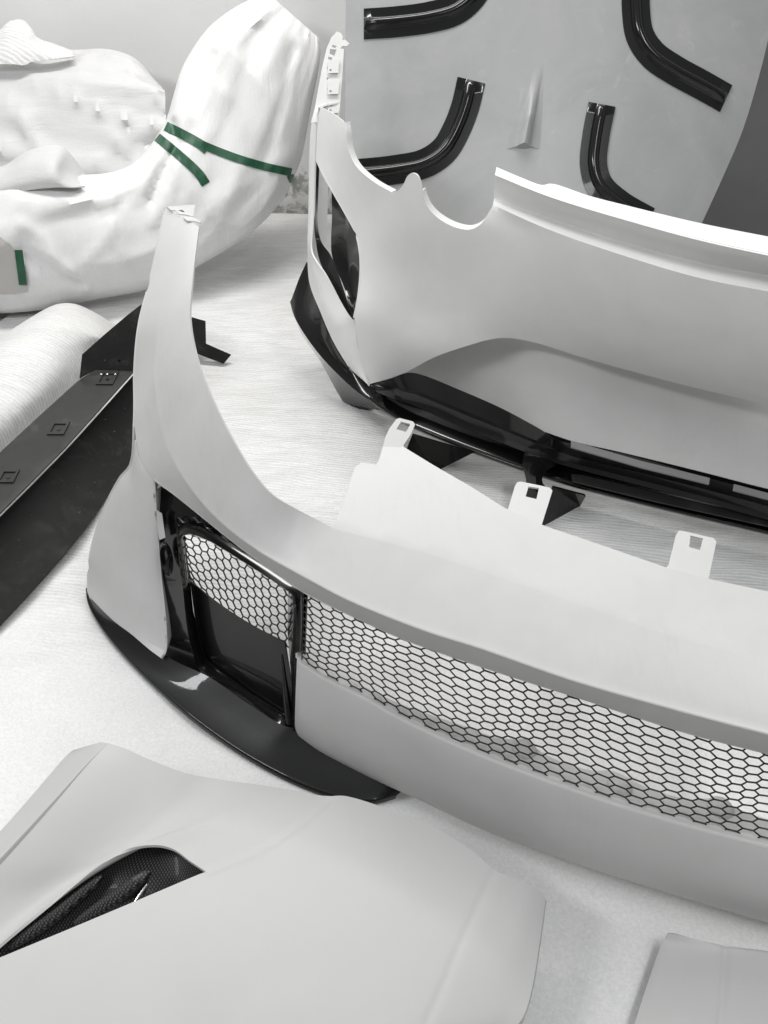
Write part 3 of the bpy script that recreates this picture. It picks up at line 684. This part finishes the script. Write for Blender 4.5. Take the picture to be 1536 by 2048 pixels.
# bright inner flanges under the panel
for seg in ([(1142, 885), (1280, 925), (1420, 960), (1418, 972), (1280, 938), (1142, 898)], [(1468, 972), (1536, 990), (1700, 1030), (1700, 1042), (1536, 1002), (1466, 984)]):
    M().plate(seg, lambda px, py: Z(px, py-4, .205)).build('flange', M_shade_flange, dif, thick=.003)
# vertical fins standing on the floor
def fin_v(px, py, ztop, dx, dy, dz=0):
    a = Z(px, py, 0); return a
for (p0, p1, p2, p3) in (((825, 868, .075), (948, 905, .075), (868, 945, 0.0), (800, 930, .0)), ((1108, 975, .075), (1172, 992, .070), (1160, 1012, .0), (1080, 1056, .0))):
    m = M(); A = [Z(*p0), Z(*p1)]; Bq = [Z(*p3), Z(*p2)]
    m.grid([A, Bq]); m.build('fin', M_gloss, dif, thick=.008)
M().coons(YV([(680, 775, 1.965), (770, 822, 1.87)]), YV([(706, 818, 1.94), (745, 818, 1.90)]), YV([(680, 775, 1.965), (706, 818, 1.94)]), YV([(770, 822, 1.87), (745, 818, 1.90)]), 6, 6).build('fin', M_gloss, dif, thick=.02)

# ------------------------------------------------------------------ HOOD PANEL leaning at the back
HY0, HK = 2.25, .60
def HP(px, py, off=0):
    r = ray(px, py); t = (HY0+HK*HC)/(r.y-HK*r.z); n = V((0, -1, HK)).normalized()
    return CAM+r*t+n*off
hood = thing('hood_panel', 'large grey primer panel with black channels leaning behind the rear bumper', 'body panel', (.35, 2.3, 0))
hl = [HP(*p) for p in [(697, -420), (694, -150), (690, 0), (689, 130), (690, 300), (694, 520), (700, 700)]]
hr = [HP(*p) for p in [(1660, -420), (1590, -100), (1558, 40), (1536, 130), (1500, 250), (1462, 340), (1415, 443), (1370, 540), (1300, 690)]]
hm = M(); Lh = resample(hl, 90); Rh = resample(hr, 90)
hn = V((0, -1, HK)).normalized()
rows = [[l.lerp(r, j/59)-hn*(.05*abs(2*j/59-1)**2.6) for j in range(60)] for l, r in zip(Lh, Rh)]
hm.grid(rows); hobj = hm.build('panel', M_hoodm, hood, thick=.006)
def hcurve(px, py, off=0):
    """point on the curved panel"""
    p = HP(px, py)
    i = min(range(90), key=lambda k: abs(Lh[k].z-p.z)); l, r = Lh[i], Rh[i]; u = min(max((p.x-l.x)/(r.x-l.x), 0), 1)
    return p-hn*(.05*abs(2*u-1)**2.6)+hn*off
def channel(path, w, name='drain_channel', r=.016):
    P = resample([hcurve(*p) for p in path], 60); m = M(); rows = []
    prof = [(-1, 0), (-1, .0035), (-.42, .0035), (-.36, .007), (-.28, .014), (-.15, .019), (0, .021), (.15, .019), (.28, .014), (.36, .007), (.42, .0035), (1, .0035), (1, 0)]
    for i, p in enumerate(P):
        t = (P[min(i+1, 59)]-P[max(i-1, 0)]).normalized(); s = t.cross(hn).normalized()
        e = min(1, min(i, 59-i)/5.)
        rows.append([p+s*(w*1.12*a)+hn*(h if h <= .0035 else .0035+(h-.0035)*max(.0, e**.5)) for a, h in prof])
    m.grid(rows)
    for rw, rev in ((rows[0], 0), (rows[-1], 1)):
        b = len(m.v); m.v += rw; m.f.append(tuple(range(b, b+len(rw))))
    return m.build(name, M_gloss, hood, angle=48)
channel([(727, 37), (790, 37), (860, 31), (910, 18), (940, -5), (970, -50)], .037)
channel([(1272, -60), (1272, 20), (1280, 70), (1306, 108), (1350, 137), (1410, 166), (1461, 190)], .036)
channel([(943, 160), (930, 215), (910, 265), (888, 300), (850, 325), (790, 336), (700, 341)], .037)
channel([(1204, 209), (1192, 270), (1187, 330), (1200, 372), (1240, 408), (1300, 440)], .036)
# raised pointed bulge between the channels
rid = M(); rows = []; bw = 40
for i in range(bw+1):
    f = i/bw; cx = 1080+(1046-1080)*f; cy = 122+(290-122)*f; wl = 16+24*f; hgt = .027*min(1, f*1.5)**1.6*(.8+.2*f); r = []
    for j in range(-16, 17):
        s_ = j/16; d = abs(s_)*wl; q = hcurve(cx+s_*wl, cy+abs(s_)*10*f)
        prof = .62*max(0, 1-(d/(9+4*f))**2)**.7+.38*max(0, 1-abs(s_))**1.6
        r.append(q+hn*(hgt*prof-.001*abs(s_)**4))
    rows.append(r)
end = [hcurve(1046+j/16*34, 299-abs(j)/16*3, -.003) for j in range(-16, 17)]
rows.append([p.lerp(q, .12) for p, q in zip(rows[-1], end)]); rows.append(end); rid.grid(rows); rid.build('bulge', M_hoodm, hood, angle=40)

# added dark sheet standing in for the shaded wall behind the hood
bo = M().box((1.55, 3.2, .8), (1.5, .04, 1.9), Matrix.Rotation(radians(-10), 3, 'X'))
tag(bo.build('wall_shade', M_shade_flange, angle=20, bevel=.004, face_cam=None), 'added dark sheet standing in for the shaded wall right of the leaning panel', 'wall_shade')

# ------------------------------------------------------------------ SIDE SKIRT
sk = thing('side_skirt', 'dusty black side skirt lying left of the front bumper', 'side skirt', (-.75, 1.5, 0))
e1 = ZL(.10, [(269, 741), (130, 895), (0, 1026), (-160, 1185)])
e0 = ZL(.12, [(159, 757), (80, 830), (0, 904), (-160, 1052)])
e2 = ZL(.012, [(330, 840), (267, 916), (188, 1033), (120, 1118), (0, 1250), (-160, 1425)])
e1b = ZL(.10, [(300, 706), (269, 741), (130, 895), (0, 1026), (-160, 1185)])
skm = M().loft([sh(e1b, 0, .012, -.012), sh(e1b, .002, -.0, -.02), [p.lerp(q, .5)+V((0, 0, -.02)) for p, q in zip(resample(e1b, 60), resample(e2, 60))], e2], 60)
skm.build('panel', M_skirt, sk, thick=.004)
q0 = [(190, 739), (269, 741), (130, 895), (0, 1026), (-160, 1185), (-160, 1052), (0, 904), (80, 830), (155, 762)]
def flf(px, py): return Z(px, py, .112)
recs = [(213, 756), (115, 856), (14, 952)]
fl = M().plate(q0, flf, step=20).build('flange', M_flange, sk, thick=.004, bevel=.001)
for cx, cy in recs:
    qd = [(cx-22, cy+12), (cx-10, cy-13), (cx+25, cy-14), (cx+12, cy+12)]
    qi = [(cx-15, cy+8), (cx-6, cy-9), (cx+18, cy-9), (cx+8, cy+8)]
    m = M().plate(qd, lambda px, py: Z(px, py, .1155), [qi]); m.build('recess_rim', M_flange, fl, thick=.0025)
    m = M(); c = Z(cx+2, cy+2, .1135); m.grid([[c+V((cos(a)*r, sin(a)*r, 0)) for a in [2*pi*k/14 for k in range(15)]] for r in (.005, .0002)]); m.build('hole', M_gloss, fl)
for dx in (-6, 6, 22):
    c = Z(208+dx, 748, .1165); M().grid([[c+V((cos(a)*r, sin(a)*r, h)) for a in [2*pi*k/10 for k in range(11)]] for r, h in ((.0035, 0), (.002, .001), (.0002, .0015))]).build('rivet', M_bolt, fl)
# raised end plate and its bracket
M().plate([(282, 609), (255, 630), (210, 668), (164, 709), (159, 757), (190, 739), (269, 741), (310, 741), (330, 700), (340, 610)], fitf([(282, 609, .24), (164, 709, .16), (159, 757, .115), (269, 741, .115)], 'z'), step=25).build('end_plate', M_skirt, sk, thick=.004)
M().plate([(300, 610), (411, 642), (412, 687), (462, 709), (447, 727), (392, 706), (300, 700)], fitf([(410, 642, .10), (412, 687, .035), (462, 709, .02), (300, 640, .11), (447, 727, .01)], 'z'), step=20).build('bracket', M_skirt, sk, thick=.004)
for hx, hy in ((264, 700), (250, 713), (240, 722)):
    c = Z(hx, hy, .135)+V((0, -.006, .004)); M().grid([[c+V((cos(a)*r, 0, sin(a)*r)) for a in [2*pi*k/10 for k in range(11)]] for r in (.004, .0002)]).build('hole', M_gloss, sk)

# ------------------------------------------------------------------ FENDER PANEL in the foreground
fd = thing('fender_panel', 'white primer body panel with carbon vent lying bottom left in the foreground', 'body panel', (-.1, .45, 0))
fm = M()
crL = ZV([(-320, 2120, .09), (-200, 1940, .10), (-90, 1815, .11), (0, 1718, .125), (100, 1610, .135), (180, 1522, .138), (217, 1486, .135)])
edL = ZV([(-320, 2060, .01), (-200, 1880, .015), (-90, 1755, .02), (0, 1663, .03), (80, 1572, .04), (130, 1514, .07), (146, 1500, .09)])
fm.loft([edL, [p.lerp(q, .8)+V((0, 0, .006)) for p, q in zip(resample(edL, 40), resample(crL, 40))], crL], 40)
tE = ZV([(217, 1486, .135), (250, 1497, .132), (290, 1515, .126), (370, 1546, .115), (420, 1556, .11), (520, 1570, .112), (600, 1583, .12), (640, 1591, .128), (662, 1592, .132)])
cR = ZV([(662, 1592, .132), (620, 1633, .135), (560, 1677, .138), (490, 1714, .14), (412, 1743, .142)])
vE = ZV([(-320, 2120, .09), (-180, 2040, .09), (-90, 1972, .09), (0, 1889, .095), (100, 1806, .10), (160, 1758, .105), (214, 1719, .11), (255, 1698, .115), (310, 1690, .12), (346, 1698, .127), (380, 1722, .135), (412, 1743, .142)])
fm.coons(tE, vE, crL[::-1], cR, 150, 90, bulge=lambda u, v: V((0, 0, -.018*sin(pi*v)*exp(-((u-.3)/.25)**2))))
lE = ZV([(662, 1592, .132), (620, 1633, .135), (560, 1677, .138), (490, 1714, .14), (412, 1743, .142), (300, 1790, .145), (150, 1853, .147), (0, 1915, .148), (-200, 1998, .148), (-420, 2085, .145)])
tF = ZV([(662, 1592, .132), (690, 1592, .133), (760, 1612, .134), (850, 1645, .132), (940, 1698, .125), (985, 1736, .122), (1010, 1750, .120), (1060, 1770, .112), (1084, 1785, .104), (1091, 1800, .100)])
rF = ZV([(1091, 1800, .100), (1084, 1850, .099), (1074, 1920, .097), (1062, 1985, .094), (1048, 2030, .092), (1020, 2070, .09), (940, 2200, .08)])
bF = ZV([(-420, 2085, .145), (0, 2330, .13), (400, 2380, .12), (940, 2200, .08)])
fm.coons(tF, bF, lE, rF, 170, 150, bulge=lambda u, v: V((0, 0, .012*sin(pi*u)*sin(pi*v))))
gl = ZV([(992, 1735, .12), (965, 1790, .125), (920, 1890, .13), (880, 1980, .135), (850, 2060, .135)])
gl = [p for p in gl]
bv = BVHTree.FromPolygons(fm.v, fm.f)
def onto(bvh, pts, off=0):
    out = []
    for p in pts:
        h = bvh.ray_cast(CAM, ray(*p).normalized())
        out.append(h[0]-ray(*p).normalized()*off if h[0] else Z(p[0], p[1], .1))
    return out
g1 = onto(bv, [(988, 1740), (965, 1790), (920, 1888), (885, 1975), (852, 2044)]); g2 = onto(bv, [(655, 1602), (620, 1634), (560, 1678), (490, 1715), (420, 1742)])
groove(fm, g1, .0010, .0055); groove(fm, g2, .0018, .007)
rFr = resample(rF, 60); fm.grid([rFr, sh(rFr, .002, 0, -.004), sh(rFr, .001, .0, -.035)])
lE_r = resample(lE[4:], 40); fm.grid([lE_r, sh(lE_r, 0, .002, -.005), sh(lE_r, 0, -.006, -.03)])
fm.build('panel', M_fender, fd, thick=.004, angle=50, merge=3e-4)
fvf = lambda z: (lambda px, py: Z(px, py, z))
vn = M().plate(pxs([(-200, 1980), (-60, 1905), (80, 1795), (190, 1706), (245, 1682), (305, 1672), (355, 1684), (400, 1712), (442, 1740)])+[(430, 1775), (300, 1830), (150, 1890), (0, 1955), (-160, 2010)],
    tps(ZV([(-200, 1990, .05), (-60, 1920, .055), (80, 1815, .065), (190, 1722, .075), (305, 1676, .082), (400, 1712, .10), (445, 1740, .12), (430, 1775, .09), (300, 1830, .055), (150, 1890, .045), (0, 1955, .04), (-160, 2010, .04), (250, 1760, .085), (100, 1840, .06)])), step=18)
vno = vn.build('vent_insert', M_carbon_matt, fd, thick=.003)
# blades inside the vent
def blade(pts, r=.004):
    P = ZV(pts); return M().tube(P, lambda t: r*(.5+.8*sin(pi*min(1, t*1.0))**.5), 10, 30)
blade([(300, 1744, .112), (270, 1765, .110), (225, 1800, .105), (150, 1850, .095)], .008).build('blade', M_carbon_matt, vno)
blade([(205, 1752, .095), (160, 1790, .09), (100, 1840, .085), (20, 1895, .08)], .007).build('blade', M_carbon_matt, vno)
wd = M().coons(ZV([(302, 1742, .113), (150, 1848, .098)]), ZV([(290, 1786, .095), (150, 1850, .085)]), ZV([(302, 1742, .113), (290, 1786, .095)]), ZV([(150, 1848, .098), (148, 1850, .085)]), 20, 6).build('fin', M_gloss, vno, thick=.002)
blade([(294, 1768, .108), (282, 1786, .104), (268, 1806, .10)], .0018).build('strip', M_bolt, vno)

# second body panel, bottom right
pn = M().coons(ZV([(1336, 1868, .045), (1345, 1868, .047), (1450, 1891, .05), (1536, 1902, .05), (1680, 1925, .05)]), ZV([(1225, 2170, .04), (1400, 2190, .05), (1640, 2220, .05)]),
               ZV([(1336, 1868, .045), (1325, 1885, .035), (1296, 1965, .03), (1268, 2050, .03), (1225, 2170, .03)]), ZV([(1680, 1925, .05), (1640, 2220, .05)]), 70, 50, bulge=lambda u, v: V((0, 0, .016*sin(pi*min(1, u*2)/2)*sin(pi*v)**.5*(1 if u < .5 else 1))))
bv2 = BVHTree.FromPolygons(pn.v, pn.f); g3 = onto(bv2, [(1452, 1893), (1450, 1930), (1446, 1990), (1440, 2060)])
groove(pn, g3, .003, .005)
tag(pn.build('body_panel', M_fender, thick=.004, angle=50), 'small white primer panel with one groove in the bottom right corner', 'body panel')

# ------------------------------------------------------------------ WRAPPED PARCEL, L-shaped
pk = thing('wrapped_parcel', 'large bent parcel wrapped in white foam and bound with green tape against the wall', 'parcel', (-.9, 2.7, 0))
PL = [(-60, 390, 2.60), (0, 362, 2.62), (60, 345, 2.66), (120, 345, 2.70), (170, 352, 2.74), (215, 352, 2.78), (262, 338, 2.83), (290, 312, 2.86), (315, 278, 2.90), (335, 241, 2.94), (350, 190, 2.99), (366, 136, 3.05), (410, 67, 3.12), (456, 26, 3.17), (495, 3, 3.2), (538, -12, 3.24)]
PR = [(-60, 606, 2.58), (0, 616, 2.56), (70, 617, 2.55), (140, 608, 2.56), (210, 596, 2.57), (290, 580, 2.60), (350, 556, 2.64), (410, 524, 2.70), (470, 488, 2.76), (520, 450, 2.83), (570, 392, 2.92), (590, 350, 2.96), (602, 319, 2.99), (624, 205, 3.09), (637, 140, 3.14), (641, 105, 3.17), (639, 77, 3.19)]
Lp = resample(YV(PL), 150); Rp = resample(YV(PR), 150)
rows = []; NJ = 70
for i in range(150):
    l, r = Lp[i], Rp[i]; f = i/149; c = (l+r)/2; half = (r-l)/2
    out = (CAM-c).normalized(); out = (out-half.normalized()*out.dot(half.normalized())).normalized()
    rad = .17*(1-.35*f)*min(1, (1-f)*5+.10)**.8; rw = []
    for j in range(NJ):
        a = pi*2*j/(NJ-1)
        ca, sa = cos(a), sin(a)
        dd = rad*(1 if sa > 0 else .5)
        x = -ca; p = c+half*(abs(x)**.92*(1 if x > 0 else -1))+out*dd*(abs(sa)**.8*(1 if sa > 0 else -1))
        n1 = noise.noise(V((p.x*5+3, p.z*4, p.y*3)))*.018+noise.noise(V((p.x*12, p.z*9, 4)))*.006
        n2 = 1-abs(noise.noise(V((f*3.2, j*.17, 9))))*2; n3 = 1-abs(noise.noise(V((f*6+j*.05, j*.33, 2))))*2
        n1 = n1*.6+.008*max(0, n2)**3+.0025*max(0, n3)**3
        p = p+out*n1*abs(sa)**.6*1.3
        rw.append(p)
    rows.append(rw)
pm = M().grid(rows)
for rw in (rows[0], rows[-1]):
    b = len(pm.v); pm.v += rw; pm.f.append(tuple(range(b, b+NJ)))
bvp = BVHTree.FromPolygons(pm.v, pm.f)
for path, dpt, wdt in (([(345, 245), (352, 290), (338, 320), (318, 360), (300, 400)], .022, .016), ([(352, 290), (375, 270), (400, 180), (430, 110)], .010, .014), ([(50, 500), (100, 545), (160, 568)], .016, .02),
                       ([(0, 420), (60, 440), (170, 430), (260, 400)], .012, .035), ([(510, 60), (470, 200), (430, 330), (380, 450)], .010, .03), ([(590, 100), (560, 220), (530, 330), (470, 430)], .010, .025), ([(20, 360), (70, 380), (140, 372)], .015, .02)):
    g = resample(onto(bvp, path), 25)
    def gr(p, g=g, dpt=dpt, wdt=wdt):
        d = dist_poly(p, g)
        return p-(CAM-p).normalized()*dpt*exp(-(d/wdt)**2) if d < wdt*3 else p
    pm.tweak(gr)
for path, hh, ww in (([(530, 20), (480, 110), (440, 220), (405, 285)], .010, .012), ([(600, 80), (585, 180), (560, 270), (540, 330)], .008, .012), ([(560, 60), (520, 180), (480, 300)], .006, .010), ([(310, 300), (300, 340), (265, 380), (200, 410)], .014, .014), ([(345, 300), (350, 350), (335, 400), (300, 450)], .010, .012),
                     ([(365, 300), (400, 370), (420, 430)], .006, .010), ([(60, 500), (110, 520), (160, 565), (175, 580)], .016, .014), ([(30, 440), (90, 480), (130, 540)], .010, .016), ([(230, 380), (220, 450), (250, 520)], .007, .016), ([(480, 330), (450, 420), (400, 500)], .007, .012), ([(560, 345), (520, 430), (470, 480)], .006, .010),
                     ([(100, 370), (150, 400), (260, 400), (310, 370)], .008, .018)):
    fold(pm, onto(bvp, path), ww, hh)
pm.build('wrapping', M_wrap, pk, angle=60)
bvp = BVHTree.FromPolygons(pm.v, pm.f)
def tape(path, w, name='tape', bvh=None, par=None):
    """strip of tape pressed on the wrapping"""
    P = resample([V((p[0], p[1], 0)) for p in path], 40); rows = []
    for i, p in enumerate(P):
        t = (P[min(i+1, 39)]-P[max(i-1, 0)]).normalized(); s = V((-t.y, t.x, 0)); rows.append([(p.x+s.x*w*k/4, p.y+s.y*w*k/4) for k in range(-4, 5)])
    G = []
    for r in rows: G.append(onto(bvh or bvp, r, .003))
    return M().grid(G).build(name, M_tape, par or pk, thick=.0012, angle=80)
tape([(331, 252), (352, 262), (400, 288), (415, 300)], 9.5)
tape([(352, 262), (400, 287), (470, 315), (530, 333), (583, 345)], 8)
tape([(314, 274), (340, 295), (375, 325), (400, 350), (412, 368)], 9)
tape([(577, 360), (590, 354)], 7)


op = M().plate([(-50, 455), (0, 474), (14, 486), (27, 500), (42, 516), (51, 532), (57, 560), (55, 583), (30, 588), (0, 589), (-50, 590)], lambda px, py: onto(bvp, [(px, py)], .004)[0], step=14)
op.build('open_end', M_kraft, pk, thick=.001, angle=60)
P_ = [[onto(bvp, [(x+dx, y)], .010)[0] for dx in (-8, -3, 3, 8)] for x, y in [(37+9*k/12, 500+70*k/12) for k in range(13)]]
M().grid(P_).build('tape', M_tape, pk, thick=.0012)

# wrapped carton behind it
bx = thing('wrapped_carton', 'flat white foam wrapped carton lying by the wall behind the taped parcel', 'parcel', (-1.3, 2.9, 0))
bt = [(-80, 60, 3.30), (0, 75, 3.30), (60, 100, 3.28), (145, 100, 3.26), (215, 98, 3.24), (262, 112, 3.22), (285, 130, 3.20), (322, 176, 3.16)]
bmid = [(-80, 150, 3.02), (0, 148, 3.02), (60, 148, 3.02), (145, 150, 3.01), (215, 158, 3.0), (262, 166, 3.0), (300, 175, 3.0), (330, 184, 3.0)]
bb = [(-80, 420, 2.72), (0, 420, 2.72), (60, 420, 2.73), (145, 415, 2.74), (215, 400, 2.77), (262, 390, 2.80), (300, 370, 2.84), (338, 330, 2.90)]
T_, Mi, B2 = [resample(YV(c), 70) for c in (bt, bmid, bb)]
rows = [[p.lerp(q, k/10)+V((0, 0, (noise.noise(V((p.x*6, k*.4, 1)))*.012+.022*max(0, 1-3*abs(noise.noise(V((p.x*5+k*.25, k*.22, 5)))))**2)*sin(pi*k/10))) for p, q in zip(T_, Mi)] for k in range(11)]
rows += [[p.lerp(q, k/14)+V((0, -(noise.noise(V((p.x*4, k*.35, 7)))*.02+.030*max(0, 1-3*abs(noise.noise(V((p.x*4-k*.3, k*.25, 2)))))**2)*sin(pi*k/14), .012*sin(pi*k/14))) for p, q in zip(Mi, B2)] for k in range(1, 15)]
M().grid(rows).build('wrapping', M_wrap_box, bx, thick=.01, angle=50)
# ribbed foam scrap with a curled end on top
sc1 = YV([(-30, 75, 3.1), (0, 60, 3.1), (20, 42, 3.12), (46, 40, 3.13), (62, 56, 3.12), (75, 75, 3.11), (110, 88, 3.13), (148, 102, 3.16)])
sc2 = YV([(-30, 130, 3.0), (0, 128, 3.0), (25, 128, 3.0), (50, 130, 3.01), (62, 124, 3.02), (75, 123, 3.03), (110, 118, 3.05), (150, 112, 3.1)])
m = M(); a_, b_ = resample(sc1, 50), resample(sc2, 50)
m.grid([[p.lerp(q, k/8)+V((0, -.02*sin(pi*k/8), 0)) for p, q in zip(a_, b_)] for k in range(9)])
tag(m.build('foam_scrap', M_foam_roll, thick=.004), 'curled scrap of ribbed white foam on top of the wrapped carton', 'foam scrap')
# small crumpled foam tuft in front of it
t1 = YV([(-30, 345, 2.64), (10, 330, 2.66), (60, 300, 2.68), (122, 292, 2.70), (150, 318, 2.70), (172, 350, 2.70)])
t2 = YV([(-30, 352, 2.60), (10, 345, 2.60), (60, 325, 2.60), (112, 322, 2.60), (130, 340, 2.62), (160, 356, 2.66)])
t3 = YV([(-30, 395, 2.56), (10, 390, 2.55), (60, 380, 2.55), (110, 375, 2.55), (140, 375, 2.56), (170, 372, 2.60)])
m = M(); A_, B_, C_ = [resample(c, 40) for c in (t1, t2, t3)]
m.grid([[p.lerp(q, k/6)+V((0, .012*sin(pi*k/6), 0)) for p, q in zip(A_, B_)] for k in range(7)]+[[p.lerp(q, k/6)+V((0, -.02*sin(pi*k/6), 0)) for p, q in zip(B_, C_)] for k in range(1, 7)])
tag(m.build('foam_tuft', M_wrap_box, thick=.004), 'crumpled white foam end sticking up over the left of the taped parcel', 'foam scrap')

# foam roll left
r0 = ZV([(-120, 790, .0), (-40, 716, .0), (0, 690, .0), (60, 655, .0), (110, 628, .0), (150, 622, .0), (200, 640, .0), (250, 665, .0)])
r1 = ZV([(-120, 770, .09), (-40, 700, .10), (0, 675, .105), (60, 636, .11), (115, 608, .11), (150, 608, .10), (198, 630, .06), (235, 655, .02)])
r2 = ZV([(-120, 820, .13), (-40, 745, .145), (0, 715, .15), (60, 680, .155), (115, 655, .15), (160, 660, .13), (200, 675, .10), (235, 690, .05)])
r3 = ZV([(-120, 950, .10), (-40, 890, .10), (0, 850, .10), (60, 800, .10), (115, 750, .10), (165, 710, .08), (200, 695, .06), (240, 700, .03)])
r4 = ZV([(-120, 1030, .02), (-40, 960, .02), (0, 925, .02), (80, 850, .02), (165, 765, .02), (190, 740, .02), (220, 720, .02), (250, 705, .01)])
rr = [resample(c, 70) for c in (r0, r1, r2, r3, r4)]
cols = [spline([r[j] for r in rr], 8) for j in range(70)]
m = M().grid([[c[i] for c in cols] for i in range(len(cols[0]))])
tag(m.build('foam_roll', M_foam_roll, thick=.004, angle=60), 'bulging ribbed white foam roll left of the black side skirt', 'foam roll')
for o in bpy.data.objects:
    if '_base' in o: del o['_base']
